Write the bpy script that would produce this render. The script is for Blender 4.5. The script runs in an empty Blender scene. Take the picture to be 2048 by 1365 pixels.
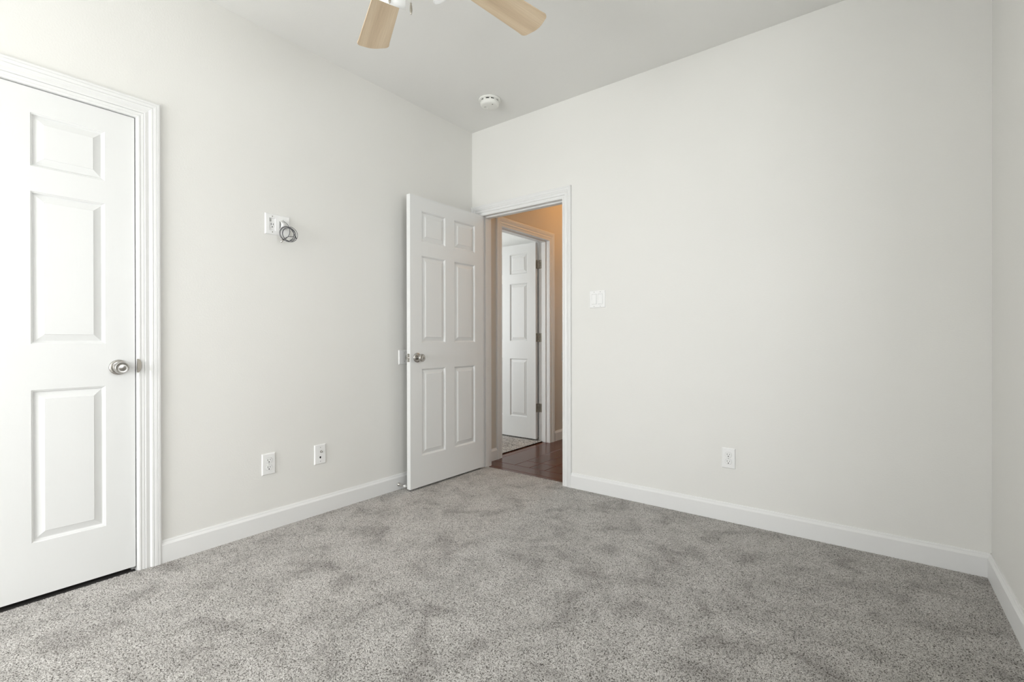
import bpy, bmesh, math, random
import numpy as np
from mathutils import Vector, Matrix
random.seed(7)
PI = math.pi
SC = bpy.context.scene
C = SC.collection

# ---------------------------------------------------------------- camera
cd = bpy.data.cameras.new('camera'); cam = bpy.data.objects.new('camera', cd); C.objects.link(cam)
cd.sensor_fit = 'HORIZONTAL'; cd.sensor_width = 36.0; cd.lens = 954.165 / 2048 * 36.0
cd.clip_start = 0.02
F = Vector((-0.60985225, 0.79251164, -0.00235048)).normalized()
R = Vector((0.7925151, 0.60985041, -0.00151691)).normalized()
U = R.cross(F).normalized()
M = Matrix((R, U, -F)).transposed().to_4x4(); M.translation = (2.6609, -2.9216, 1.0394)
cam.matrix_world = M
SC.camera = cam

# ---------------------------------------------------------------- light and exposure
vs = SC.view_settings
SC.display_settings.display_device = 'sRGB'
vs.view_transform = 'Standard'; vs.look = 'None'; vs.gamma = 1.0; vs.exposure = -0.11; vs.use_curve_mapping = False
w = bpy.data.worlds.new('World'); SC.world = w; w.use_nodes = True
bg = w.node_tree.nodes['Background']; bg.inputs[0].default_value = (0.86, 0.93, 1.0, 1); bg.inputs[1].default_value = 1.4

def area(name, loc, rot, sx, sy, power, col):
    l = bpy.data.lights.new(name, 'AREA'); l.shape = 'RECTANGLE'; l.size = sx; l.size_y = sy
    l.energy = power; l.color = col
    o = bpy.data.objects.new(name, l); C.objects.link(o); o.location = loc; o.rotation_euler = rot
    return o
# daylight through the bedroom window (south wall), and through the far room's window
area('daylight_bedroom_window', (0.88, -5.00, 1.22), (PI/2, 0, 0), 1.8, 1.4, 143, (0.97, 0.985, 1.0))
area('added_side_fill', (3.32, -2.00, 1.65), (PI/2, 0, PI/2), 1.2, 1.2, 34, (0.97, 0.985, 1.0))  # added fill from the right, brightens the left wall and open door
area('daylight_far_room_window', (-2.2, -0.86, 1.5), (PI/2, 0, 0), 1.5, 1.5, 85, (0.97, 0.99, 1.0))

area('added_hall_fill', (0.65, 3.42, 1.5), (-PI/2, 0, 0), 0.9, 1.2, 9, (0.97, 0.985, 1.0))  # added fill to lift the lower hall walls, source unseen

# ---------------------------------------------------------------- materials
def nt(name, rough=0.5, spec=0.5, metal=0.0, col=(0.8, 0.8, 0.8)):
    m = bpy.data.materials.new(name); m.use_nodes = True
    b = m.node_tree.nodes['Principled BSDF']
    b.inputs['Base Color'].default_value = (*col, 1); b.inputs['Roughness'].default_value = rough
    b.inputs['Specular IOR Level'].default_value = spec; b.inputs['Metallic'].default_value = metal
    return m, m.node_tree, b
def bump(t, b, src, strength, dist):
    n = t.nodes.new('ShaderNodeBump'); n.inputs['Strength'].default_value = strength; n.inputs['Distance'].default_value = dist
    t.links.new(src, n.inputs['Height']); t.links.new(n.outputs[0], b.inputs['Normal'])
def coords(t, scale=(1, 1, 1)):
    tc = t.nodes.new('ShaderNodeTexCoord'); mp = t.nodes.new('ShaderNodeMapping'); mp.inputs['Scale'].default_value = scale
    t.links.new(tc.outputs['Object'], mp.inputs[0]); return mp.outputs[0]
def noise(t, vec, scale, detail=3, rough=0.5, dist=0.0):
    n = t.nodes.new('ShaderNodeTexNoise'); n.inputs['Scale'].default_value = scale; n.inputs['Detail'].default_value = detail
    n.inputs['Roughness'].default_value = rough; n.inputs['Distortion'].default_value = dist
    t.links.new(vec, n.inputs['Vector']); return n.outputs['Fac']
def ramp(t, src, stops):
    r = t.nodes.new('ShaderNodeValToRGB'); e = r.color_ramp.elements
    while len(e) < len(stops): e.new(0.5)
    for k, (p, c) in enumerate(stops): e[k].position = p; e[k].color = (*c, 1)
    t.links.new(src, r.inputs[0]); return r.outputs[0]
def mix(t, a, b_, fac, mode='MIX'):
    n = t.nodes.new('ShaderNodeMix'); n.data_type = 'RGBA'; n.blend_type = mode
    if isinstance(fac, float): n.inputs[0].default_value = fac
    else: t.links.new(fac, n.inputs[0])
    t.links.new(a, n.inputs[6]); t.links.new(b_, n.inputs[7]); return n.outputs[2]

def wall_mat(name, col):
    m, t, b = nt(name, 0.62, 0.25)
    v = coords(t)
    c = ramp(t, noise(t, v, 1.3, 2), [(0.3, [x*0.985 for x in col]), (0.7, [min(1, x*1.01) for x in col])])
    t.links.new(c, b.inputs['Base Color'])
    bump(t, b, noise(t, v, 140, 3, 0.6), 0.22, 0.002)
    return m
M_wall = wall_mat('painted_wall', (0.83, 0.822, 0.79))
M_ceil = wall_mat('painted_ceiling', (0.84, 0.835, 0.81))
M_hallwall = wall_mat('hall_wall_paint', (0.70, 0.66, 0.59))
M_farwall = wall_mat('far_room_paint', (0.82, 0.82, 0.80))

def trim_mat():
    m, t, b = nt('white_trim_paint', 0.38, 0.4, col=(0.84, 0.84, 0.83))
    bump(t, b, noise(t, coords(t), 60, 2), 0.05, 0.001); return m
M_trim = trim_mat()
def door_mat():
    m, t, b = nt('white_moulded_door', 0.42, 0.4, col=(0.815, 0.82, 0.81))
    v = coords(t, (1, 1, 0.06))
    wv = t.nodes.new('ShaderNodeTexWave'); wv.wave_type = 'RINGS'; wv.inputs['Scale'].default_value = 16
    wv.inputs['Distortion'].default_value = 9; wv.inputs['Detail'].default_value = 3; wv.inputs['Detail Scale'].default_value = 1.6
    t.links.new(v, wv.inputs['Vector'])
    n = noise(t, coords(t, (1, 1, 0.04)), 330, 3, 0.65)
    h = mix(t, wv.outputs['Color'], n, 0.7)
    bump(t, b, h, 0.16, 0.0012); return m
M_door = door_mat()

def nickel():
    m, t, b = nt('satin_nickel', 0.24, 0.5, 1.0, (0.62, 0.60, 0.57))
    bump(t, b, noise(t, coords(t, (1, 8, 1)), 260, 2), 0.04, 0.0005); return m
M_nickel = nickel()
def knob_metal():
    m, t, b = nt('turned_satin_nickel', 0.27, 0.5, 1.0, (0.47, 0.455, 0.43)); b.inputs['Anisotropic'].default_value = 0.75
    tg = t.nodes.new('ShaderNodeTangent'); tg.direction_type = 'RADIAL'; tg.axis = 'Y'
    t.links.new(tg.outputs[0], b.inputs['Tangent']); return m
M_knob = knob_metal()
M_hinge = nt('aged_nickel_hinge', 0.35, 0.5, 1.0, (0.42, 0.39, 0.34))[0]
M_plate = nt('white_nylon_plate', 0.30, 0.5, 0, (0.90, 0.90, 0.89))[0]
M_slot = nt('dark_slot', 0.6, 0.2, 0, (0.012, 0.012, 0.012))[0]
M_recess = nt('recess_plastic', 0.5, 0.3, 0, (0.42, 0.42, 0.41))[0]
M_screw = nt('painted_screw', 0.35, 0.5, 0, (0.62, 0.62, 0.60))[0]
M_cable = nt('grey_coax_jacket', 0.30, 0.5, 0, (0.11, 0.11, 0.12))[0]
M_rubber = nt('white_rubber_tip', 0.6, 0.3, 0, (0.85, 0.85, 0.83))[0]
M_detector = nt('ivory_detector_plastic', 0.42, 0.4, 0, (0.86, 0.86, 0.82))[0]
M_fan = nt('white_fan_enamel', 0.28, 0.5, 0, (0.86, 0.86, 0.84))[0]
def shade_mat():
    m, t, b = nt('frosted_glass_shade', 0.35, 0.5, 0, (0.95, 0.95, 0.93)); b.inputs['Subsurface Weight'].default_value = 0.3
    b.inputs['Subsurface Radius'].default_value = (0.02, 0.02, 0.02); return m
M_shade = shade_mat()
def blade_mat():
    m, t, b = nt('pale_maple_blade', 0.40, 0.35)
    v = coords(t, (1.2, 11, 11))
    wv = t.nodes.new('ShaderNodeTexWave'); wv.wave_type = 'BANDS'; wv.bands_direction = 'Y'
    wv.inputs['Scale'].default_value = 0.5; wv.inputs['Distortion'].default_value = 10; wv.inputs['Detail'].default_value = 4
    wv.inputs['Detail Scale'].default_value = 0.7; t.links.new(v, wv.inputs['Vector'])
    c1 = ramp(t, wv.outputs['Fac'], [(0.0, (0.70, 0.55, 0.38)), (0.5, (0.76, 0.61, 0.43)), (1.0, (0.80, 0.655, 0.475))])
    n = noise(t, coords(t, (6, 230, 20)), 1.0, 4, 0.7)
    c2 = ramp(t, n, [(0.35, (0.84, 0.81, 0.77)), (0.62, (1, 1, 1))])
    t.links.new(mix(t, c1, c2, 0.6, 'MULTIPLY'), b.inputs['Base Color']); return m
M_blade = blade_mat()

def carpet_mat():
    m, t, b = nt('grey_frieze_carpet', 0.95, 0.05)
    b.inputs['Sheen Weight'].default_value = 0.12
    v = coords(t)
    at = t.nodes.new('ShaderNodeAttribute'); at.attribute_name = 'tuft'
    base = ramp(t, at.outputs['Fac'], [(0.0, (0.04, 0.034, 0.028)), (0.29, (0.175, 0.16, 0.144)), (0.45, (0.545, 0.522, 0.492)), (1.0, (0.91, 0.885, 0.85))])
    n2 = noise(t, v, 520, 2, 0.8)
    fl = ramp(t, n2, [(0.32, (0.62, 0.61, 0.60)), (0.55, (1, 1, 1)), (0.72, (1.0, 1.0, 1.0))])
    base = mix(t, base, fl, 0.7, 'MULTIPLY')
    # shading of pile brushed one way or the other, painted into the colour
    lo = noise(t, coords(t, (1, 1, 1)), 5.6, 5, 0.62, 0.5)
    pt = ramp(t, lo, [(0.35, (0.64, 0.63, 0.625)), (0.46, (0.85, 0.85, 0.845)), (0.60, (1, 1, 1))])
    base = mix(t, base, pt, 0.9, 'MULTIPLY')
    t.links.new(base, b.inputs['Base Color'])
    bump(t, b, n2, 0.5, 0.003)
    return m
M_carpet = carpet_mat()

def wood_mat():
    m, t, b = nt('dark_cherry_boards', 0.24, 0.35)
    v = coords(t, (1, 1, 1))
    at = t.nodes.new('ShaderNodeAttribute'); at.attribute_name = 'board'
    g = noise(t, coords(t, (30, 4, 4)), 2.0, 5, 0.65, 0.6)
    c = ramp(t, g, [(0.25, (0.070, 0.022, 0.010)), (0.55, (0.16, 0.054, 0.024)), (0.8, (0.24, 0.090, 0.042))])
    tint = ramp(t, at.outputs['Fac'], [(0.0, (0.62, 0.60, 0.58)), (1.0, (1, 1, 1))])
    t.links.new(mix(t, c, tint, 1.0, 'MULTIPLY'), b.inputs['Base Color'])
    bump(t, b, noise(t, v, 14, 3), 0.10, 0.004); return m
M_wood = wood_mat()
M_gap = nt('board_gap', 0.8, 0.1, 0, (0.01, 0.006, 0.004))[0]
M_ground = nt('outdoor_lawn', 0.9, 0.1, 0, (0.25, 0.30, 0.15))[0]
def glass_mat():
    m = bpy.data.materials.new('clear_window_pane'); m.use_nodes = True; t = m.node_tree
    for n in list(t.nodes): t.nodes.remove(n)
    o = t.nodes.new('ShaderNodeOutputMaterial'); mx = t.nodes.new('ShaderNodeMixShader'); mx.inputs[0].default_value = 0.06
    a = t.nodes.new('ShaderNodeBsdfTransparent'); g = t.nodes.new('ShaderNodeBsdfGlossy'); g.inputs['Roughness'].default_value = 0.02
    t.links.new(a.outputs[0], mx.inputs[1]); t.links.new(g.outputs[0], mx.inputs[2]); t.links.new(mx.outputs[0], o.inputs[0]); return m
M_glass = glass_mat()

# ---------------------------------------------------------------- helpers
class MB:
    def __init__(s): s.v = []; s.f = []; s.smooth = []
    def add(s, v, f, smooth=False):
        k = len(s.v); s.v += [tuple(x) for x in v]; s.f += [tuple(i+k for i in q) for q in f]; s.smooth += [smooth]*len(f); return s
    def box(s, x0, x1, y0, y1, z0, z1):
        v = [(x, y, z) for z in (z0, z1) for y in (y0, y1) for x in (x0, x1)]
        return s.add(v, [(0,2,3,1),(4,5,7,6),(0,1,5,4),(2,6,7,3),(0,4,6,2),(1,3,7,5)])
    def rings(s, rs, cap0=True, cap1=True, smooth=False, closed=True):
        n = len(rs[0]); v = [p for r in rs for p in r]; f = []
        for i in range(len(rs)-1):
            for j in range(n if closed else n-1):
                a = i*n+j; b = i*n+(j+1) % n; f.append((a, b, b+n, a+n))
        s.add(v, f, smooth)
        k = len(s.v)-len(v)
        if cap0: s.f.append(tuple(k+j for j in reversed(range(n)))); s.smooth.append(False)
        if cap1: s.f.append(tuple(k+(len(rs)-1)*n+j for j in range(n))); s.smooth.append(False)
        return s
    def lathe(s, prof, origin=(0,0,0), axis='z', n=32, smooth=True, cap0=True, cap1=True):
        rs = []
        for r, h in prof:
            ring = []
            for k in range(n):
                a = 2*PI*k/n; c, d = r*math.cos(a), r*math.sin(a)
                p = {'z': (c, d, h), 'y-': (c, -h, d), 'x': (h, c, d), 'x-': (-h, -c, d)}[axis]
                ring.append((p[0]+origin[0], p[1]+origin[1], p[2]+origin[2]))
            rs.append(ring)
        return s.rings(rs, cap0, cap1, smooth)
    def tube(s, pts, r, n=10, smooth=True):
        pts = [Vector(p) for p in pts]; rs = []; up = Vector((0.3, 0.2, 1)).normalized()
        for i, p in enumerate(pts):
            d = (pts[min(i+1, len(pts)-1)] - pts[max(i-1, 0)]).normalized()
            a = d.cross(up)
            if a.length < 1e-3: a = d.cross(Vector((1, 0, 0)))
            a.normalize(); b = d.cross(a).normalized(); up = b.cross(d) if False else up
            rr = r[i] if isinstance(r, (list, tuple)) else r
            rs.append([tuple(p + a*rr*math.cos(2*PI*k/n) + b*rr*math.sin(2*PI*k/n)) for k in range(n)])
        return s.rings(rs, True, True, smooth)
    def build(s, name, mat, parent=None, bevel=0, segs=2, recalc=True):
        me = bpy.data.meshes.new(name); me.from_pydata(s.v, [], s.f); me.update()
        if recalc:
            bm = bmesh.new(); bm.from_mesh(me); bmesh.ops.recalc_face_normals(bm, faces=bm.faces)
            bm.to_mesh(me); bm.free()
        me.polygons.foreach_set('use_smooth', s.smooth)
        me.materials.append(mat)
        o = bpy.data.objects.new(name, me); C.objects.link(o)
        if parent: o.parent = parent
        if bevel:
            md = o.modifiers.new('bevel', 'BEVEL'); md.width = bevel; md.segments = segs; md.limit_method = 'ANGLE'; md.angle_limit = 0.6
        return o
def thing(name, label, cat, loc, rotz=0, group=None):
    o = bpy.data.objects.new(name, None); C.objects.link(o); o.empty_display_size = 0.1
    o.location = loc; o.rotation_euler = (0, 0, rotz); o['label'] = label; o['category'] = cat
    if group: o['group'] = group
    return o
def struct(o, label=None):
    o['kind'] = 'structure'
    if label: o['label'] = label
    return o

# ---------------------------------------------------------------- room shell
H = 2.743; ZW = -0.008; T = 0.12
YS = -4.80            # inside face of the window wall
XR = 3.05
def wall_y(name, x, y0, y1, holes, mat, thick=-T, top=H, label=None):
    """wall in a plane x = const from x to x+thick; holes (a0,a1,z0,z1) sorted in y"""
    m = MB(); xa, xb = min(x, x+thick), max(x, x+thick); cur = y0
    for a0, a1, z0, z1 in holes:
        m.box(xa, xb, cur, a0, -0.05, top)
        if z0 > 0: m.box(xa, xb, a0, a1, -0.05, z0)
        m.box(xa, xb, a0, a1, z1, top); cur = a1
    m.box(xa, xb, cur, y1, -0.05, top)
    return struct(m.build(name, mat), label)
def wall_x(name, y, x0, x1, holes, mat, thick=T, top=H, label=None):
    m = MB(); ya, yb = min(y, y+thick), max(y, y+thick); cur = x0
    for a0, a1, z0, z1 in holes:
        m.box(cur, a0, ya, yb, -0.05, top)
        if z0 > 0: m.box(a0, a1, ya, yb, -0.05, z0)
        m.box(a0, a1, ya, yb, z1, top); cur = a1
    m.box(cur, x1, ya, yb, -0.05, top)
    return struct(m.build(name, mat), label)

JT = 0.019   # jamb thickness
# closet opening in the left wall, bedroom doorway in the far wall, far-room doorway in the hall's left wall
CL = (-3.016, -2.248); BD = (0.100, 0.868); FD = (0.384, 1.152); DH = 2.047
wall_y('wall_left', 0, YS-T, 0.0, [(CL[0]-JT, CL[1]+JT, 0, DH+JT)], M_wall, label='left bedroom wall with the closet door')
wall_x('wall_front', 0, -T, XR+0.2, [(BD[0]-JT, BD[1]+JT, 0, DH+JT)], M_wall, label='bedroom wall with the open doorway')
# right wall, a touch out of square
mr = MB(); k = 0.010; WR = (-2.60, -1.45, 1.15, 2.15)
def rw(y0, y1, z0, z1):
    x0, x1 = XR-k*y0, XR-k*y1
    mr.rings([[(x0, y0, z0), (x1, y1, z0), (x1+T, y1, z0), (x0+T, y0, z0)], [(x0, y0, z1), (x1, y1, z1), (x1+T, y1, z1), (x0+T, y0, z1)]])
rw(-4.92, WR[0], -0.05, H); rw(WR[1], 0, -0.05, H); rw(WR[0], WR[1], -0.05, WR[2]); rw(WR[0], WR[1], WR[3], H)
struct(mr.build('wall_right', M_wall), 'right bedroom wall')
WB = (0.15, 1.60, 0.58, 1.88)
wall_x('wall_back', YS, 0, XR+0.04, [WB], M_wall, thick=-T, label='bedroom wall behind the viewer with the window')
struct(MB().box(1.75, XR+0.02, YS, -3.22, -0.05, H).build('wall_back_light_block', M_wall), 'added unseen wall corner behind the viewer, blocking light')  # added out of view to keep light off the right-hand floor
cl = MB().box(-0.3, XR+0.3, YS-T, T, H, H+0.1); struct(cl.build('ceiling', M_ceil), 'bedroom ceiling')

# hall and far room
HX = 1.25; HY = 3.2
wall_y('wall_hall_left', 0, T, HY, [(FD[0]-JT, FD[1]+JT, 0, DH+JT)], M_hallwall, thick=-T/2, label='hall wall with the far room doorway')
wall_y('wall_hall_right', HX, T, HY+T, [], M_hallwall, thick=T)
WH = (0.25, 1.05, 0.95, 2.05)
wall_x('wall_hall_end', HY, -T, HX, [WH], M_hallwall)
struct(MB().box(-T/2, HX+T, T, HY+T, H, H+0.1).build('ceiling_hall', M_ceil))
wall_y('wall_far_room_right', -T/2, T, 1.30, [(FD[0]-JT, FD[1]+JT, 0, DH+JT)], M_farwall, thick=-T/2)
wall_y('wall_far_room_left', -3.4, -0.7, 1.30, [], M_farwall)
wall_x('wall_far_room_end', 1.30, -3.52, -T/2, [], M_farwall)  # unseen depth, set close behind the open door to darken its hinge gap
WF = (-2.85, -1.55, 0.80, 2.15)
wall_x('wall_far_room_window_side', -0.58, -3.52, -0.13, [WF], M_farwall, thick=-T)
struct(MB().box(-T-0.01, -T/2, -0.7, T, -0.05, H).build('wall_far_room_return', M_farwall))
struct(MB().box(-3.52, -T/2, -0.7, 1.42, H, H+0.1).build('ceiling_far_room', M_ceil))
# closet shell behind the closed door
cs = MB().box(-0.80, -0.78, -3.5, -1.7, -0.02, H).box(-0.8, -T, -3.52, -3.5, -0.02, H).box(-0.8, -T, -1.7, -1.68, -0.02, H).box(-0.8, -T, -3.52, -1.68, H, H+0.02)
struct(cs.build('wall_closet', M_farwall))
struct(MB().box(-0.8, 0.0, -3.52, -1.68, -0.06, -0.006).build('floor_closet', M_carpet))
struct(MB().box(-14, 14, -26, 14, -0.4, -0.3).build('ground', M_ground))

# carpet: dense tufted pile, real relief
def carpet(name, x0, x1, y0, y1, step, seed, depth=0.005, z=0.0, holes=None, label=None, ysplit=None):
    rg = np.random.default_rng(seed); ysplit = y0 if ysplit is None else ysplit
    xa = np.linspace(x0, x1, int(round((x1-x0)/step))+1)
    ys = np.linspace(ysplit, y1, int(round((y1-ysplit)/step))+1)
    if ysplit > y0: ys = np.concatenate([np.linspace(y0, ysplit, int(round((ysplit-y0)/0.008)), endpoint=False), ys])
    nx, ny = len(xa), len(ys)
    gx, gy = np.meshgrid(xa, ys)
    jx = (rg.random(gx.shape)-.5)*step*.8; jy = (rg.random(gx.shape)-.5)*step*.8
    jx[:, [0, -1]] = 0; jy[[0, -1], :] = 0
    h = rg.random(gx.shape)
    zz = z - depth*(1-h)**1.3
    co = np.stack([gx+jx, gy+jy, zz], -1).reshape(-1, 3)
    idx = np.arange(nx*ny).reshape(ny, nx)
    q = np.stack([idx[:-1, :-1], idx[:-1, 1:], idx[1:, 1:], idx[1:, :-1]], -1).reshape(-1, 4)
    if holes is not None:
        cx = gx[:-1, :-1].ravel()+step/2; cy = gy[:-1, :-1].ravel()+step/2
        q = q[~holes(cx, cy)]
    me = bpy.data.meshes.new(name)
    me.vertices.add(len(co)); me.vertices.foreach_set('co', co.ravel().astype(np.float32))
    me.loops.add(q.size); me.loops.foreach_set('vertex_index', q.ravel().astype(np.int32))
    me.polygons.add(len(q)); me.polygons.foreach_set('loop_start', np.arange(0, q.size, 4, dtype=np.int32))
    me.polygons.foreach_set('loop_total', np.full(len(q), 4, dtype=np.int32))
    me.update(calc_edges=True)
    me.polygons.foreach_set('use_smooth', np.ones(len(q), dtype=bool))
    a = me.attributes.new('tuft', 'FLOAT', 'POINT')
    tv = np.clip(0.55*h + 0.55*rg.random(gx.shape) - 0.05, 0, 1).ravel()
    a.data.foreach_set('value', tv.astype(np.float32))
    me.materials.append(M_carpet)
    o = bpy.data.objects.new(name, me); C.objects.link(o); return struct(o, label)
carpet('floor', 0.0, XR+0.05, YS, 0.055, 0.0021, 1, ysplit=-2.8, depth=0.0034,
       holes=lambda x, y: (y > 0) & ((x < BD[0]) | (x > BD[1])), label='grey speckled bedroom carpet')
carpet('floor_far_room', -3.4, -0.072, -0.6, 1.32, 0.0055, 2, depth=0.006, z=0.004,
       holes=lambda x, y: (x > -T) & ((y < FD[0]) | (y > FD[1])), label='light carpet of the room across the hall')
struct(MB().box(-3.4, -0.074, -0.6, 1.32, -0.03, -0.0045).build('floor_far_room_underlay', M_gap))
# hall boards
def boards():
    m = MB(); vals = []
    def bd(x0, x1, y0, y1):
        g = 0.0017; b = 0.0014
        z0, z1 = ZW-0.012, ZW
        lo = [(x0+g, y0+g, z0), (x1-g, y0+g, z0), (x1-g, y1-g, z0), (x0+g, y1-g, z0)]
        mi = [(p[0], p[1], z1-b) for p in lo]
        up = [(x0+g+b, y0+g+b, z1), (x1-g-b, y0+g+b, z1), (x1-g-b, y1-g-b, z1), (x0+g+b, y1-g-b, z1)]
        m.rings([lo, mi, up]); vals.extend([random.random()]*12)
    bd(BD[0], BD[1], 0.050, T+0.0)                     # threshold boards
    bd(0.0, HX, T, 0.255)
    # border boards beside the far room doorway
    bd(-0.078, -0.001, FD[0], FD[1])
    bd(0.0, 0.245, 0.255, 1.90); bd(0.0, 0.245, 1.90, HY)
    bd(0.245, 0.393, 0.255, 0.425); bd(0.245, 0.393, 0.425, 1.75); bd(0.245, 0.393, 1.75, HY)
    x = 0.393; k = 0
    while x < HX-0.01:
        x1 = min(x+0.148, HX); ys = [0.255] + [0.43, 0.44, 1.35, 0.8, 1.9, 0.6][k % 6:k % 6+1] + [2.35, HY]
        if k == 0: ys = [0.255, 0.43, 1.2, 2.4, HY]
        for a, b_ in zip(ys[:-1], ys[1:]): bd(x, x1, a, b_)
        x = x1; k += 1
    o = m.build('floor_hall', M_wood)
    a = o.data.attributes.new('board', 'FLOAT', 'POINT'); a.data.foreach_set('value', vals)
    return struct(o, 'dark reddish brown wood floor boards of the hall')
boards()
struct(MB().box(-0.08, HX, 0.048, HY, -0.05, ZW-0.010).build('floor_hall_underlay', M_gap))

# ---------------------------------------------------------------- trim
BBP = [(0.0, 0.0), (0.0145, 0.0), (0.0145, 0.083), (0.0125, 0.087), (0.0080, 0.0945), (0.0078, 0.0975), (0.0050, 0.1035), (0.0, 0.1035)]
def baseboard(name, a, b, n, z=0.0, label=None):
    """a,b: points on the wall line; n: into the room"""
    m = MB(); rs = []
    for p in (a, b): rs.append([(p[0]+n[0]*t, p[1]+n[1]*t, z+h-(0.02 if h == 0 else 0)) for t, h in BBP])
    m.rings(rs); return struct(m.build(name, M_trim), label)
CW = 0.086
baseboard('baseboard_left', (0, CL[1]+0.003+CW-0.002), (0, -0.001), (1, 0), label='left wall baseboard')
baseboard('baseboard_left_near', (0, YS), (0, CL[0]-0.003-CW), (1, 0))
baseboard('baseboard_front', (BD[1]+0.075, 0), (XR, 0), (0, -1), label='baseboard right of the doorway')
baseboard('baseboard_right', (XR, 0), (XR+k*3.22, -3.22), (-1, 0), label='right wall baseboard')
baseboard('baseboard_back', (0, YS), (1.75, YS), (0, 1))
baseboard('baseboard_light_block_front', (1.75, -3.22), (XR, -3.22), (0, 1))  # baseboard of the added light-blocking corner
baseboard('baseboard_light_block_side', (1.75, YS), (1.75, -3.22), (-1, 0))  # same added corner, side face
baseboard('baseboard_hall_left', (0, T), (0, FD[0]-0.078), (1, 0), ZW)
baseboard('baseboard_hall_far', (0, FD[1]+0.092), (0, HY), (1, 0), ZW)
baseboard('baseboard_hall_right', (HX, T), (HX, HY), (-1, 0), ZW)
baseboard('baseboard_hall_end', (0, HY), (HX, HY), (0, -1), ZW)
baseboard('baseboard_far_room', (-3.4, 1.30), (-T-0.02, 1.30), (0, -1))
CP = [(0.0, 0.0), (0.0, 0.0085), (0.0035, 0.0110), (0.0090, 0.0112), (0.0120, 0.0088), (0.0155, 0.0100), (0.0230, 0.0105), (0.0245, 0.0075),
      (0.0260, 0.0125), (0.0300, 0.0128), (0.0430, 0.0100), (0.0490, 0.0160), (0.0560, 0.0168), (0.0580, 0.0140), (0.0600, 0.0172), (0.0710, 0.0180), (0.0725, 0.0158),
      (0.0745, 0.0182), (0.0820, 0.0175), (0.0860, 0.0150), (0.0860, 0.0)]
def casing(name, a0, a1, zt, plane, val, n, w=CW, wl=None, z0=-0.02, head=None, label=None):
    wl = wl or w; head = head or w; m = MB()
    def P(a, z, t): return (val+n*t, a, z) if plane == 'x' else (a, val+n*t, z)
    rs = [[], [], [], []]
    for u, t in CP:
        s = u/CW
        rs[0].append(P(a0-s*wl, z0, t)); rs[1].append(P(a0-s*wl, zt+s*head, t)); rs[2].append(P(a1+s*w, zt+s*head, t)); rs[3].append(P(a1+s*w, z0, t))
    m.rings(rs); return struct(m.build(name, M_trim), label)
def jamb(name, plane, a0, a1, d0, d1, stop, label=None):
    """lining of an opening; d0..d1 wall depth; stop=(s0,s1) depth range of the door stop"""
    m = MB()
    def B(p0, p1, q0, q1, z0, z1):
        if plane == 'x': m.box(q0, q1, p0, p1, z0, z1)
        else: m.box(p0, p1, q0, q1, z0, z1)
    B(a0-JT, a0, d0, d1, -0.03, DH); B(a1, a1+JT, d0, d1, -0.03, DH); B(a0-JT, a1+JT, d0, d1, DH, DH+JT)
    s0, s1 = stop; q = 0.011
    B(a0, a0+q, s0, s1, -0.03, DH-q); B(a1-q, a1, s0, s1, -0.03, DH-q); B(a0, a1, s0, s1, DH-q, DH)
    return struct(m.build(name, M_trim, bevel=0.0012), label)
jamb('trim_1', 'x', CL[0], CL[1], -T, 0.0, (-0.085, -0.040), 'closet door frame lining')
casing('trim_2', CL[0]-0.003, CL[1]+0.003, DH+0.000, 'x', 0.0, 1, label='white fluted casing around the closet door')
jamb('trim_3', 'y', BD[0], BD[1], 0.0, T, (0.040, 0.075), 'bedroom doorway lining')
casing('trim_4', BD[0]-0.004, BD[1]+0.004, DH-0.004, 'y', 0.0, -1, w=0.0715, wl=0.0955, head=0.085, label='white fluted casing around the open doorway')
casing('trim_5', BD[0]-0.004, BD[1]+0.004, DH+0.004, 'y', T, 1, w=0.0715, wl=0.0715, head=0.085, z0=ZW-0.01)
jamb('trim_6', 'x', FD[0], FD[1], -T, 0.0, (-0.080, -0.035), 'far room doorway lining')
casing('trim_7', FD[0]-0.003, FD[1]+0.003, DH+0.000, 'x', 0.0, 1, w=0.083, wl=0.073, z0=ZW-0.01, label='casing around the far room doorway')
casing('trim_8', FD[0]-0.003, FD[1]+0.003, DH+0.000, 'x', -T, -1, w=0.08)

# windows
def window(name, x0, x1, z0, z1, y, thick, room_n, label):
    m = MB(); f = 0.05; ya, yb = y - room_n*thick*0.75, y - room_n*thick*0.45
    ya, yb = min(ya, yb), max(ya, yb); zm = (z0+z1)/2
    m.box(x0, x0+f, ya, yb, z0, z1).box(x1-f, x1, ya, yb, z0, z1).box(x0+f, x1-f, ya, yb, z0, z0+f).box(x0+f, x1-f, ya, yb, z1-f, z1).box(x0+f, x1-f, ya, yb, zm-0.02, zm+0.02)
    o = struct(m.build(name, M_trim, bevel=0.002), label)
    yc = (ya+yb)/2
    MB().box(x0+f, x1-f, yc-0.002, yc+0.002, z0+f, z1-f).build('window_pane', M_glass, o)
    MB().box(x0-0.05, x1+0.05, y-room_n*0.02, y+room_n*0.035, z0-0.025, z0).build('window_sill', M_trim, o, bevel=0.003)
    return o
window('window_1', *WB, YS, T, 1, 'bedroom window behind the viewer')
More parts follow.
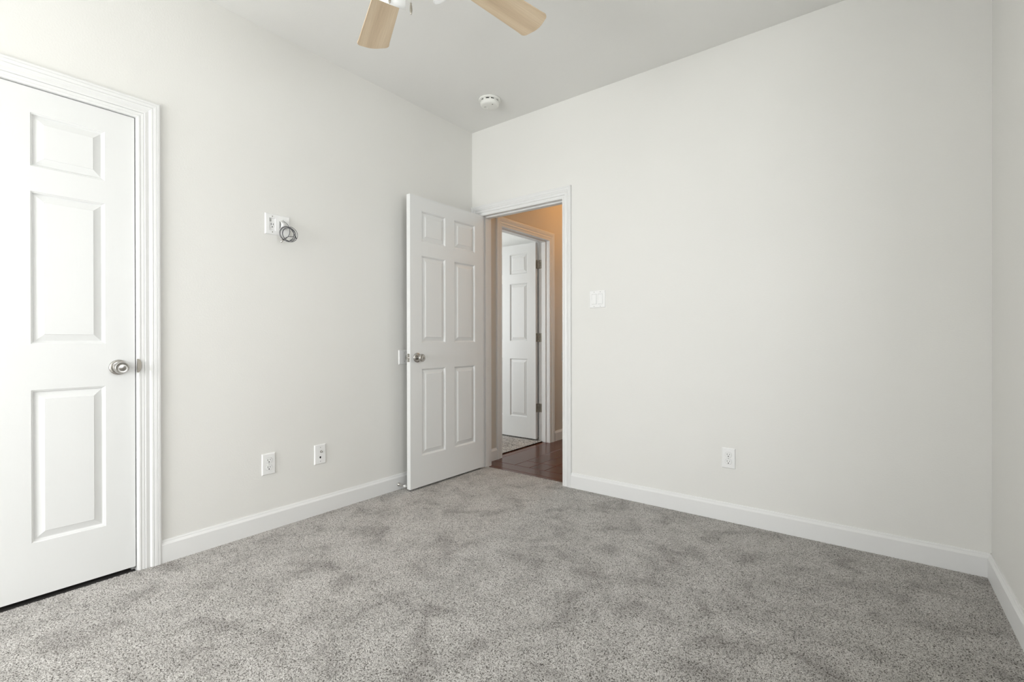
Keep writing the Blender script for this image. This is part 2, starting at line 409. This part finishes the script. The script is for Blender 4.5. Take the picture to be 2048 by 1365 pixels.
def added_side_window():
    m = MB(); f = 0.05; x0, x1 = XR+0.085, XR+0.125; y0, y1, z0, z1 = WR; zm = (z0+z1)/2
    m.box(x0, x1, y0, y0+f, z0, z1).box(x0, x1, y1-f, y1, z0, z1).box(x0, x1, y0+f, y1-f, z0, z0+f).box(x0, x1, y0+f, y1-f, z1-f, z1).box(x0, x1, y0+f, y1-f, zm-0.02, zm+0.02)
    o = struct(m.build('added_window_3', M_trim, bevel=0.002), 'added side window out of view, for fill light')  # added opening for the fill light, not a known window
    MB().box(x0+0.018, x0+0.022, y0+f, y1-f, z0+f, z1-f).build('window_pane', M_glass, o)
    MB().box(XR-0.01, XR+0.06, y0-0.04, y1+0.04, z0-0.025, z0).build('window_sill', M_trim, o, bevel=0.003)
added_side_window()
window('added_window_4', *WH, HY, T, -1, 'added window at the end of the hall, out of view')  # added opening for the hall fill light
window('window_2', *WF, -0.58, T, 1, 'window of the room across the hall')

# ---------------------------------------------------------------- six-panel doors
DW = 0.762; DT = 0.035; DHT = 2.0255
PC = [(0.104, 0.334), (0.428, 0.658)]
PR = [(0.215, 0.824), (1.008, 1.616), (1.716, 1.928)]
PP = [(0.0, 0.0), (0.0025, 0.0030), (0.0050, 0.0036), (0.0070, 0.0072), (0.0095, 0.0104), (0.0120, 0.0110), (0.0140, 0.0104), (0.0375, 0.0028), (0.0388, 0.0006)]
def leaf():
    m = MB()
    xs = sorted({0, DW, *[v for p in PC for v in p]}); zs = sorted({0, DHT, *[v for p in PR for v in p]})
    for side in (0, 1):
        def Y(d): return d if side == 0 else DT-d
        for i in range(len(xs)-1):
            for j in range(len(zs)-1):
                a, b, c, d = xs[i], xs[i+1], zs[j], zs[j+1]
                if (a, b) in PC and (c, d) in PR:
                    rs = []
                    for o, dp in PP:
                        rs.append([(a+o, Y(dp), c+o), (b-o, Y(dp), c+o), (b-o, Y(dp), d-o), (a+o, Y(dp), d-o)])
                    if side: rs = [list(reversed(r)) for r in rs]
                    m.rings(rs, False, True)
                else:
                    q = [(a, Y(0), c), (b, Y(0), c), (b, Y(0), d), (a, Y(0), d)]
                    m.add(q, [(0, 1, 2, 3) if side == 0 else (3, 2, 1, 0)])
    m.add([(0,0,0),(0,DT,0),(0,DT,DHT),(0,0,DHT)], [(3,2,1,0)]); m.add([(DW,0,0),(DW,DT,0),(DW,DT,DHT),(DW,0,DHT)], [(0,1,2,3)])
    m.add([(0,0,0),(DW,0,0),(DW,DT,0),(0,DT,0)], [(3,2,1,0)]); m.add([(0,0,DHT),(DW,0,DHT),(DW,DT,DHT),(0,DT,DHT)], [(0,1,2,3)])
    me = bpy.data.meshes.new('door_leaf'); me.from_pydata(m.v, [], m.f)
    bm = bmesh.new(); bm.from_mesh(me); bmesh.ops.remove_doubles(bm, verts=bm.verts, dist=1e-5)
    bmesh.ops.recalc_face_normals(bm, faces=bm.faces); bm.to_mesh(me); bm.free(); me.materials.append(M_door)
    return me
LEAF = leaf()
KZ = 0.903
def knob(parent, kx, side):
    """side -1: front face (y=0), +1: back face"""
    m = MB(); y0 = 0 if side < 0 else DT
    prof_rose = [(0.0335, 0.0), (0.0335, 0.004), (0.031, 0.0075), (0.024, 0.0095), (0.015, 0.0105)]
    prof_knob = [(0.0125, 0.008), (0.0120, 0.020), (0.0135, 0.027), (0.0210, 0.033), (0.0262, 0.041), (0.0272, 0.048), (0.0262, 0.055), (0.0240, 0.0595), (0.0222, 0.0610), (0.0212, 0.0602), (0.0110, 0.0616), (0.0008, 0.0628)]
    if side > 0: prof_rose = [(r, -h) for r, h in prof_rose]; prof_knob = [(r, -h) for r, h in prof_knob]
    kb = MB().lathe(prof_knob, (kx, y0, KZ), 'y-', 40).build('door_knob', M_knob, parent)
    MB().lathe(prof_rose, (kx, y0, KZ), 'y-', 40).build('rosette', M_knob, kb)
    return kb
def latch(parent, x, face):
    """latch plate and bolt on the leaf edge; face=-1 on the x=0 edge, +1 on the x=DW edge"""
    m = MB(); cy = DT/2
    ring = [(cy+0.0125*sx, KZ+0.0285*sz) for sx, sz in ((-1,-1),(1,-1),(1,1),(-1,1))]
    pl = MB().box(min(x, x+face*0.0012), max(x, x+face*0.0012), cy-0.0125, cy+0.0125, KZ-0.0285, KZ+0.0285).build('latch_plate', M_nickel, parent, bevel=0.0004)
    MB().lathe([(0.0085, 0), (0.0082, face*0.009), (0.006, face*0.0105)], (x, cy, KZ), 'x', 20).build('latch_bolt', M_nickel, pl)
    for dz in (-0.021, 0.021):
        MB().lathe([(0.0035, face*0.001), (0.003, face*0.0019)], (x, cy, KZ+dz), 'x', 12).build('screw', M_hinge, pl)
def hinge(parent, x, zc, y, sx=1):
    """leaf plate on the edge x=DW, knuckle at depth y"""
    h = 0.089
    hp = MB().box(x, x+0.0016, min(y, DT-y)+0.002, max(y, DT-y)-0.003, zc-h/2, zc+h/2).build('hinge', M_hinge, parent, bevel=0.0005)
    kn = MB()
    for i in range(5):
        a = zc-h/2+i*h/5
        kn.lathe([(0.0055, a+0.0008), (0.0062, a+0.0016), (0.0062, a+h/5-0.0016), (0.0055, a+h/5-0.0008)], (x+0.006, y+(0.005 if y > DT/2 else -0.005), 0), 'z', 14)
    kn.build('hinge_knuckle', M_hinge, hp)
    sc = MB()
    for dz in (-0.03, 0.0, 0.03): sc.lathe([(0.004, 0.0015), (0.0036, 0.0024)], (x, DT/2+(0.005 if dz == 0 else -0.004), zc+dz), 'x', 12)
    sc.build('hinge_screws', M_nickel, hp)
    return hp
def door(name, loc, rotz, label, hinge_side='right', hy=DT, knobs=(-1, 1)):
    o = bpy.data.objects.new(name, LEAF); C.objects.link(o); o.location = loc; o.rotation_euler = (0, 0, rotz); struct(o, label)
    kx = 0.060 if hinge_side == 'right' else DW-0.060
    for s in knobs: knob(o, kx, s)
    latch(o, 0.0 if hinge_side == 'right' else DW, -1 if hinge_side == 'right' else 1)
    if hinge_side == 'right':
        for z in (0.32, 1.045, 1.80): hinge(o, DW, z, hy)
    return o
door('door_1', (-0.004, CL[0]+0.002, 0.018), PI/2, 'closed white six-panel closet door at the left edge', 'left')
door('door_2', (0.1255, -0.7655, 0.014), PI/2, 'white six-panel bedroom door standing open against the left wall', 'right', hy=DT)
door('door_3', (-0.895, 1.107, 0.018), 0, 'white six-panel door standing open in the room across the hall', 'right', hy=DT)
# matching hinge plates on the far doorway's jamb, and strike plates
for z in (0.338, 1.063, 1.818):
    hp = struct(MB().box(-0.1185, -0.088, FD[1]-0.0014, FD[1]+0.0002, z-0.0445, z+0.0445).build('trim_hinge_plate', M_hinge, bevel=0.0004))
    s = MB()
    for dz in (-0.03, 0, 0.03):
        s.lathe([(0.004, 0.0010), (0.0036, 0.0022)], (-0.100-(0.008 if dz == 0 else 0), FD[1]-0.0006, z+dz), 'y-', 12)
    s.build('hinge_screws', M_nickel, hp)
def halfdisc(cx, y0, z, ry, rz, x0, x1):
    pts = [(y0+ry*math.cos(a), z+rz*math.sin(a)) for a in [(-PI/2)+PI*i/16 for i in range(17)]]
    return MB().rings([[(x0, p[0], p[1]) for p in pts], [(x1, p[0], p[1]) for p in pts]])
struct(halfdisc(0, CL[1]+0.0005, 0.926, 0.0155, 0.031, 0.004, 0.0155).build('trim_strike_plate', M_hinge, bevel=0.001), 'rounded satin nickel strike plate beside the closet knob')
struct(MB().box(BD[1]-0.0012, BD[1]+0.001, -0.010, 0.030, 0.892, 0.952).build('trim_strike_plate', M_hinge, bevel=0.0005), 'strike plate on the right jamb of the open doorway')

# ---------------------------------------------------------------- wall plates
def plate_mesh(wd, ht, th=0.0062, b=0.0045):
    m = MB(); a, c = wd/2, ht/2
    m.rings([[(-a, 0, -c), (a, 0, -c), (a, 0, c), (-a, 0, c)],
             [(-a, -0.0022, -c), (a, -0.0022, -c), (a, -0.0022, c), (-a, -0.0022, c)],
             [(-a+b*.5, -th*.82, -c+b*.5), (a-b*.5, -th*.82, -c+b*.5), (a-b*.5, -th*.82, c-b*.5), (-a+b*.5, -th*.82, c-b*.5)],
             [(-a+b, -th, -c+b), (a-b, -th, -c+b), (a-b, -th, c-b), (-a+b, -th, c-b)]])
    return m
def screw(parent, x, z, y=-0.0062, r=0.0032, mat=None):
    s = MB().lathe([(r, 0.0), (r*0.85, 0.0011)], (x, y, z), 'y-', 14).build('screw', mat or M_screw, parent)
    MB().box(x-r*0.7, x+r*0.7, y-0.00125, y-0.0008, z-0.0004, z+0.0004).build('screw_slot', M_slot, s)
def outlet(loc, rotz, label, group=None):
    t = thing('wall_outlet', label, 'power outlet', loc, rotz, group)
    plate_mesh(0.0725, 0.1165).build('faceplate', M_plate, t)
    for zc in (0.0195, -0.0195):
        r = 0.0172; pts = []
        for i in range(40):
            a = 2*PI*i/40; pts.append((r*math.cos(a), max(-0.0142, min(0.0142, r*math.sin(a)))))
        rc = MB().rings([[(p[0]*1.0, -0.005, zc+p[1]) for p in pts], [(p[0], -0.0078, zc+p[1]) for p in pts], [(p[0]*.95, -0.0083, zc+p[1]*.95) for p in pts]]).build('receptacle', M_plate, t)
        MB().rings([[(p[0]*1.05, -0.0064, zc+p[1]*1.06) for p in pts], [(p[0]*1.05, -0.0060, zc+p[1]*1.06) for p in pts]]).build('receptacle_groove', M_recess, rc)
        sl = MB().box(-0.0074, -0.0052, -0.0086, -0.0080, zc-0.001, zc+0.0075).box(0.0052, 0.0072, -0.0086, -0.0080, zc, zc+0.0068)
        sl.lathe([(0.0030, 0.0080), (0.0030, 0.0087)], (0, 0, zc-0.0078), 'y-', 14)
        sl.build('slots', M_slot, rc)
    screw(t, 0, 0, r=0.003)
    return t
outlet((0.0, -1.6615, 0.3595), PI/2, 'white two-socket outlet low on the left wall, nearer the closet door')
outlet((1.978, 0.0, 0.360), 0, 'white two-socket outlet low on the right-hand wall')

t = thing('coax_wall_plate', 'white plate with a coaxial connector and a small hole, low on the left wall', 'wall plate', (0.0, -1.3575, 0.3545), PI/2)
plate_mesh(0.0725, 0.1165).build('faceplate', M_plate, t)
cn = MB().lathe([(0.0075, 0.006), (0.0075, 0.0095)], (0.004, 0, 0.0165), 'y-', 6, smooth=False)
cn.lathe([(0.0048, 0.009), (0.0048, 0.019), (0.0035, 0.0195)], (0.004, 0, 0.0165), 'y-', 18)
cn.build('coax_connector', M_nickel, t)
MB().rings([[( -0.0045, y, -0.012), (0.0045, y, -0.012), (0.0045, y, -0.021), (0.002, y, -0.0245), (-0.002, y, -0.0245), (-0.0045, y, -0.021)] for y in (-0.0058, -0.0066)]).build('jack_hole', M_slot, t)
screw(t, 0, 0.0415); screw(t, 0, -0.0415)

t = thing('light_switch', 'white double rocker light switch on the wall right of the doorway', 'light switch', (1.1465, 0.0, 1.315), 0)
plate_mesh(0.1165, 0.1165).build('faceplate', M_plate, t)
for sx in (-0.0232, 0.0232):
    w2, h2 = 0.0166, 0.0332
    MB().box(sx-w2-0.0012, sx+w2+0.0012, -0.0065, -0.0058, -h2-0.0012, h2+0.0012).build('switch_surround', M_recess, t)
    a = 1
    MB().add([(sx-w2, -0.006, -h2), (sx+w2, -0.006, -h2), (sx+w2, -0.006, h2), (sx-w2, -0.006, h2),
              (sx-w2, -0.0100, -h2), (sx+w2, -0.0100, -h2), (sx+w2, -0.0076, h2), (sx-w2, -0.0076, h2), (sx-w2, -0.0078, 0), (sx+w2, -0.0078, 0)],
             [(3,2,1,0), (4,5,9,8), (8,9,6,7), (0,1,5,4), (2,3,7,6), (0,4,8,7,3), (1,2,6,9,5)]).build('rocker', M_plate, t, bevel=0.0004)
    screw(t, sx, 0.0485); screw(t, sx, -0.0485)

t = thing('wall_plate', 'plain white wall plate on the left wall, half hidden behind the open door', 'wall plate', (0.0, -0.7285, 0.9185), PI/2)
plate_mesh(0.0725, 0.0985+0.003).build('faceplate', M_plate, t)
screw(t, 0.012, 0.030); screw(t, 0.012, -0.030)

# media plate with recessed outlet and cable hood
t = thing('media_wall_plate', 'white double wall plate with recessed outlet and cable hood, high on the left wall', 'wall plate', (0.0, -1.609, 1.681), PI/2)
pm = MB(); a, c = 0.0690, 0.0575; th = 0.0062; b = 0.0045
hx0, hx1, hz0, hz1 = -0.047, -0.0125, -0.0345, 0.0345
ix = [-a+b, hx0, hx1, a-b]; iz = [-c+b, hz0, hz1, c-b]
pm.rings([[(-a, 0, -c), (a, 0, -c), (a, 0, c), (-a, 0, c)], [(-a, -0.0022, -c), (a, -0.0022, -c), (a, -0.0022, c), (-a, -0.0022, c)],
          [(-a+b, -th, -c+b), (a-b, -th, -c+b), (a-b, -th, c-b), (-a+b, -th, c-b)]], True, False)
for i in range(3):
    for j in range(3):
        if (i, j) == (1, 1): continue
        pm.add([(ix[i], -th, iz[j]), (ix[i+1], -th, iz[j]), (ix[i+1], -th, iz[j+1]), (ix[i], -th, iz[j+1])], [(0, 1, 2, 3)])
pm.build('faceplate', M_plate, t)
# recessed box: walls, back, single socket
bx = MB(); d = -0.0010
bx.add([(hx0, -th, hz0), (hx1, -th, hz0), (hx1, -th, hz1), (hx0, -th, hz1), (hx0+.002, d, hz0+.002), (hx1-.002, d, hz0+.002), (hx1-.002, d, hz1-.002), (hx0+.002, d, hz1-.002)],
       [(0,4,5,1), (1,5,6,2), (2,6,7,3), (3,7,4,0), (4,7,6,5)])
rb = bx.build('recessed_box', M_plate, t, recalc=False)
sk = MB().lathe([(0.0135, 0.0010), (0.0135, 0.0030), (0.0125, 0.0034)], (-0.0298, 0, -0.004), 'y-', 24).build('receptacle', M_plate, rb)
MB().box(-0.0372, -0.0345, -0.0040, -0.0030, -0.006, 0.006).box(-0.0258, -0.0235, -0.0040, -0.0030, -0.005, 0.005).lathe([(0.0030, 0.003), (0.0030, 0.0042)], (-0.0298, 0, -0.0145), 'y-', 14).build('slots', M_slot, sk)
MB().box(hx0+0.004, hx0+0.0135, -0.0022, -0.0012, 0.014, 0.031).build('knockout', M_recess, rb)
# cable hood: a scoop with an opening towards the left
hd = MB(); rs = []
N = 14
for i in range(N+1):
    s = i/N; x = 0.0085 + 0.043*s
    hgt = 0.0245*math.sin(PI*min(1, 0.30+0.70*s))**0.8 if s < 1 else 0.0
    hz = 0.0245*(1 - 0.25*s)
    rs.append([(x, -0.0058 - max(hgt, 0.0004)*math.sin(PI*k/12), 0.0005 - hz*math.cos(PI*k/12)) for k in range(13)])
hd.rings(rs, False, False, smooth=True, closed=False)
ho = hd.build('cable_hood', M_plate, t)
md = ho.modifiers.new('shell', 'SOLIDIFY'); md.thickness = 0.0016
MB().rings([[(0.0090, -0.0062 - 0.0215*math.sin(PI*k/12)*math.sin(PI*0.30)**0.8 if False else -0.0064, 0.0005-0.0225*math.cos(PI*k/12)*1.0) for k in (0, 12)] + [(0.026, -0.0064, 0.020), (0.026, -0.0064, -0.020)],
            [(0.0090, -0.0067, -0.022), (0.0090, -0.0067, 0.023), (0.026, -0.0067, 0.020), (0.026, -0.0067, -0.020)]]).build('hood_opening', M_recess, ho)
for sz in (1, -1):
    screw(t, -0.0298, sz*0.0435, mat=M_hinge)

# coiled cable hanging from the hood
ct = thing('coiled_cable', 'coiled thin grey cable hanging from the white media plate', 'cable', (0.0, -1.572, 1.631))
pts = []
# from the hood down to the coil
p0, p1 = Vector((0.019, -0.013, 0.076)), Vector((0.046, 0.006, 0.036))
for i in range(8): s = i/8; pts.append(p0.lerp(p1, s) + Vector((0.010*math.sin(PI*s), 0.002*math.sin(PI*s), 0)))
turns = 4.4; n = 170
for i in range(n):
    s = i/(n-1); a = PI/2*0.85 - 2*PI*turns*s; r = 0.0385 + 0.0045*math.sin(5.3*s*PI+0.5) + 0.0014*math.sin(17*s)
    pts.append(Vector((0.049 + 0.009*math.sin(9*s+1) + 0.006*math.cos(a*0.5+3*s), r*math.cos(a)*1.02 + 0.002*math.sin(7*s), r*math.sin(a)*1.0)))
e = pts[-1]
MB().tube(pts, 0.0016, 8).build('cable_coil', M_cable, ct)
# crossing strands and the wrapped tail
def arc(a, b_, c_, n=16): return [(Vector(a)*(1-s)**2 + Vector(b_)*2*s*(1-s) + Vector(c_)*s*s) for s in [i/(n-1) for i in range(n)]]
MB().tube(arc((0.050, 0.005, 0.036), (0.058, 0.014, -0.004), (0.050, -0.022, -0.034)), 0.0016, 8).build('cable_strand', M_cable, ct)
MB().tube(arc((0.056, -0.036, -0.040), (0.060, -0.012, -0.012), (0.056, 0.020, -0.012)) + arc((0.056, 0.021, -0.0115), (0.056, 0.030, -0.006), (0.054, 0.034, 0.004), 6), 0.0016, 8).build('cable_strand', M_cable, ct)
MB().tube(arc((0.054, 0.010, 0.034), (0.060, 0.026, 0.008), (0.056, 0.044, -0.018)), 0.0017, 8).build('cable_strand', M_cable, ct)
MB().tube([(0.056, -0.030, -0.034), (0.056, -0.034, -0.039), (0.056, -0.0345, -0.0395), (0.056, -0.041, -0.048), (0.056, -0.0415, -0.0485), (0.056, -0.046, -0.054)], [0.003, 0.003, 0.0052, 0.0052, 0.0035, 0.0033], 10).build('cable_connector', M_nickel, ct)
MB().tube([(0.056, 0.034, -0.008), (0.056, 0.044, -0.018), (0.056, 0.046, -0.0195)], [0.0022, 0.0026, 0.0012], 8).build('cable_connector', M_slot, ct)
MB().tube([(0.0165, -0.0150, 0.080), (0.019, -0.013, 0.0765), (0.023, -0.0105, 0.070), (0.0235, -0.0102, 0.069)], [0.0035, 0.0035, 0.0035, 0.0018], 10).build('cable_plug', M_recess, ct)

# door stop on the baseboard
t = thing('door_stop', 'satin metal door stop with white tip on the baseboard behind the open door', 'door stop', (0.0145, -0.778, 0.036))
MB().lathe([(0.0125, 0.0), (0.0125, 0.003), (0.0085, 0.008), (0.0050, 0.020), (0.0042, 0.046), (0.0050, 0.062)], (0, 0, 0), 'x', 20).build('stem', M_nickel, t)
MB().lathe([(0.0068, 0.060), (0.0085, 0.062), (0.0088, 0.070), (0.0070, 0.0745)], (0, 0, 0), 'x', 20).build('rubber_tip', M_rubber, t)

# ---------------------------------------------------------------- smoke detector
t = thing('smoke_detector', 'round off-white smoke detector on the ceiling near the corner', 'smoke detector', (0.473, -0.334, H), math.radians(25)); t.scale = (1.08, 1.08, 1.04)
MB().lathe([(0.0720, 0.0), (0.0725, -0.006), (0.0705, -0.0115), (0.0640, -0.0125)], n=64).build('mounting_base', M_detector, t)
MB().lathe([(0.0560, -0.012), (0.0560, -0.024)], n=48).build('vent_ring', M_slot, t)
for i in range(10):
    a = 2*PI*i/10; wd = 0.30 if i % 2 else 0.17; q = []
    for r in (0.0550, 0.0610):
        q.append([(r*math.cos(a+s), r*math.sin(a+s), z) for s, z in ((-wd/2, -0.012), (wd/2, -0.012), (wd/2, -0.025), (-wd/2, -0.025))])
    MB().rings(q).build('vent_rib', M_detector, t)
bd_ = MB().lathe([(0.0600, -0.0195), (0.0615, -0.0215), (0.0605, -0.036), (0.0560, -0.0440), (0.0480, -0.0465), (0.0300, -0.0475), (0.002, -0.0478)], n=64).build('cover', M_detector, t)
MB().lathe([(0.0085, -0.046), (0.0085, -0.0492), (0.0070, -0.0500)], (-0.020, 0.022, 0), n=20).build('test_button', M_detector, bd_)
for bxs in ((0.022, 0.030, -0.028, -0.024), (-0.034, -0.031, -0.006, 0.001), (-0.026, -0.024, -0.006, -0.001)):
    MB().box(*bxs, -0.0482, -0.0470).build('sounder_slot', M_slot, bd_)

# ---------------------------------------------------------------- ceiling fan
FX, FY, FZ = 1.385, -1.858, 2.3955
t = thing('ceiling_fan', 'white ceiling fan with five pale wood blades and frosted glass lamps', 'ceiling fan', (FX, FY, H))
def fz(z): return z - H
MB().lathe([(0.0, 0.0), (0.066, 0.0), (0.068, -0.012), (0.058, -0.045), (0.030, -0.060), (0.016, -0.062)], n=40, cap0=False).build('canopy', M_fan, t)
MB().lathe([(0.0135, -0.055), (0.0135, -0.20)], n=20).build('downrod', M_fan, t)
MB().lathe([(0.020, -0.190), (0.050, -0.200), (0.092, -0.225), (0.108, -0.255), (0.108, -0.300), (0.095, -0.325), (0.070, -0.338), (0.055, -0.352)], n=48).build('motor_housing', M_fan, t)
lk = MB().lathe([(0.055, -0.350), (0.058, -0.365), (0.058, -0.400), (0.045, -0.420), (0.018, -0.430), (0.010, -0.445), (0.003, -0.452)], n=40).build('light_kit', M_fan, t)
BL = 0.66
def blade_mesh():
    out = []; w0, w1 = 0.052, 0.0715; r0, r1 = 0.19, BL
    def hw(r): return w0 + (w1-w0)*(r-r0)/(r1-r0)
    top = []
    # straight upper edge then a rounded, slightly bowed tip
    cr = 0.022
    for r in (r0, 0.3, 0.4, 0.5, 0.6): top.append((r, hw(r)))
    h = hw(r1)
    for i in range(7):
        a = PI/2 - (PI/2*0.86)*i/6
        top.append((r1-0.012-cr+cr*math.cos(a), h-cr+cr*math.sin(a)))
    for s in (0.75, 0.5, 0.25): top.append((r1-0.012*(s*s), (h-cr)*s*0.98))
    pts = top + [(r1, 0.0)] + [(x, -y) for x, y in reversed(top)]
    m = MB(); th = 0.003
    m.rings([[(x, y, -th) for x, y in pts], [(x, y, th) for x, y in pts]]); return m
BM = None
for i, az in enumerate((81.1, 153.1, 225.1, 297.1, 9.1)):
    a = math.radians(az)
    if BM is None:
        b_ = blade_mesh().build('blade', M_blade, t, bevel=0.0012); BM = b_
        irm = MB()
        irm.rings([[(0.088, -0.016, -0.012), (0.088, 0.016, -0.012), (0.088, 0.016, -0.006), (0.088, -0.016, -0.006)],
                   [(0.150, -0.012, 0.002), (0.150, 0.012, 0.002), (0.150, 0.012, 0.008), (0.150, -0.012, 0.008)],
                   [(0.200, -0.040, -0.0075), (0.200, 0.040, -0.0075), (0.200, 0.040, -0.0032), (0.200, -0.040, -0.0032)],
                   [(0.265, -0.030, -0.0075), (0.265, 0.030, -0.0075), (0.265, 0.030, -0.0032), (0.265, -0.030, -0.0032)]])
        IR = irm.build('blade_arm', M_fan, b_, bevel=0.001)
    else:
        b_ = BM.copy(); C.objects.link(b_); b_.parent = t
        ir = IR.copy(); C.objects.link(ir); ir.parent = b_
    b_.location = (0, 0, fz(FZ)); b_.rotation_euler = (math.radians(-8.8), 0, a)
# lamp shades around the kit
SHROT = -26.0
view_az = math.degrees(math.atan2(FY+2.9216, FX-2.6609))
S0 = None
for i in range(4):
    az = view_az + SHROT + 45 + 90*i
    if S0 is None:
        prof = [(0.017, 0.0), (0.019, 0.012), (0.030, 0.024), (0.040, 0.045), (0.047, 0.070), (0.052, 0.095), (0.058, 0.112), (0.0565, 0.112), (0.050, 0.095), (0.045, 0.070), (0.038, 0.046), (0.028, 0.027), (0.016, 0.014)]
        s_ = MB().lathe([(r, -h) for r, h in prof], n=36, cap0=True, cap1=False).build('lamp_shade', M_shade, t); S0 = s_
        bl = MB().lathe([(0.013, -0.01), (0.014, -0.03), (0.024, -0.05), (0.029, -0.07), (0.024, -0.088), (0.010, -0.096), (0.001, -0.097)], n=24).build('light_bulb', M_shade, s_); B0 = bl
        am = MB().tube([(-0.028, 0, 0.030), (-0.012, 0, 0.020), (0, 0, 0.004)], [0.011, 0.011, 0.018], 14).build('lamp_arm', M_fan, s_); A0 = am
    else:
        s_ = S0.copy(); C.objects.link(s_); s_.parent = t
        for q in (B0, A0): c_ = q.copy(); C.objects.link(c_); c_.parent = s_
    a = math.radians(az); rr = 0.088
    s_.location = (rr*math.cos(a), rr*math.sin(a), -0.380)
    s_.rotation_euler = Matrix.Rotation(a, 3, 'Z').to_euler()
    s_.rotation_euler = (Matrix.Rotation(a, 3, 'Z') @ Matrix.Rotation(math.radians(-38), 3, 'Y')).to_euler()
# pull chains
def chain(dx, dy, z0, z1, fob, mat):
    m = MB(); z = z0
    while z > z1: m.lathe([(0.0004, 0.0013), (0.0013, 0.0), (0.0004, -0.0013)], (dx, dy, z), n=6); z -= 0.0032
    c_ = m.build('pull_chain', M_nickel, t)
    MB().lathe([(0.0015, z1), (0.0035, z1-0.003), (0.0022, z1-0.006), (0.0040, z1-0.011), (0.0048, z1-0.026), (0.0030, z1-0.038), (0.0008, z1-0.042)], (dx, dy, 0), n=16).build('chain_fob', mat, c_)
chain(0.008, 0.021, -0.44, 2.193-H, 0, M_hinge)
chain(-0.107, 0.021, -0.42, 2.281-H, 0, M_hinge)

# ---------------------------------------------------------------- hall ceiling light (warm lamp above the doorway)
t = thing('hall_ceiling_light', 'frosted dome ceiling light in the hall', 'ceiling light', (0.66, 1.45, H))
MB().lathe([(0.0, 0.0), (0.13, 0.0), (0.135, -0.012), (0.128, -0.022)], n=40, cap0=False).build('lamp_base', M_fan, t)
m_dome, tt, bb = nt('warm_lit_dome', 0.4, 0.3, 0, (0.9, 0.8, 0.6)); bb.inputs['Emission Color'].default_value = (1.0, 0.52, 0.18, 1); bb.inputs['Emission Strength'].default_value = 3.0
MB().lathe([(0.125, -0.020), (0.120, -0.045), (0.095, -0.072), (0.055, -0.090), (0.002, -0.096)], n=40).build('glass_dome', m_dome, t)
hl = bpy.data.lights.new('hall_lamp', 'POINT'); hl.energy = 8; hl.color = (1.0, 0.47, 0.12); hl.shadow_soft_size = 0.09
ho_ = bpy.data.objects.new('hall_lamp', hl); C.objects.link(ho_); ho_.location = (0.66, 1.45, H-0.22)
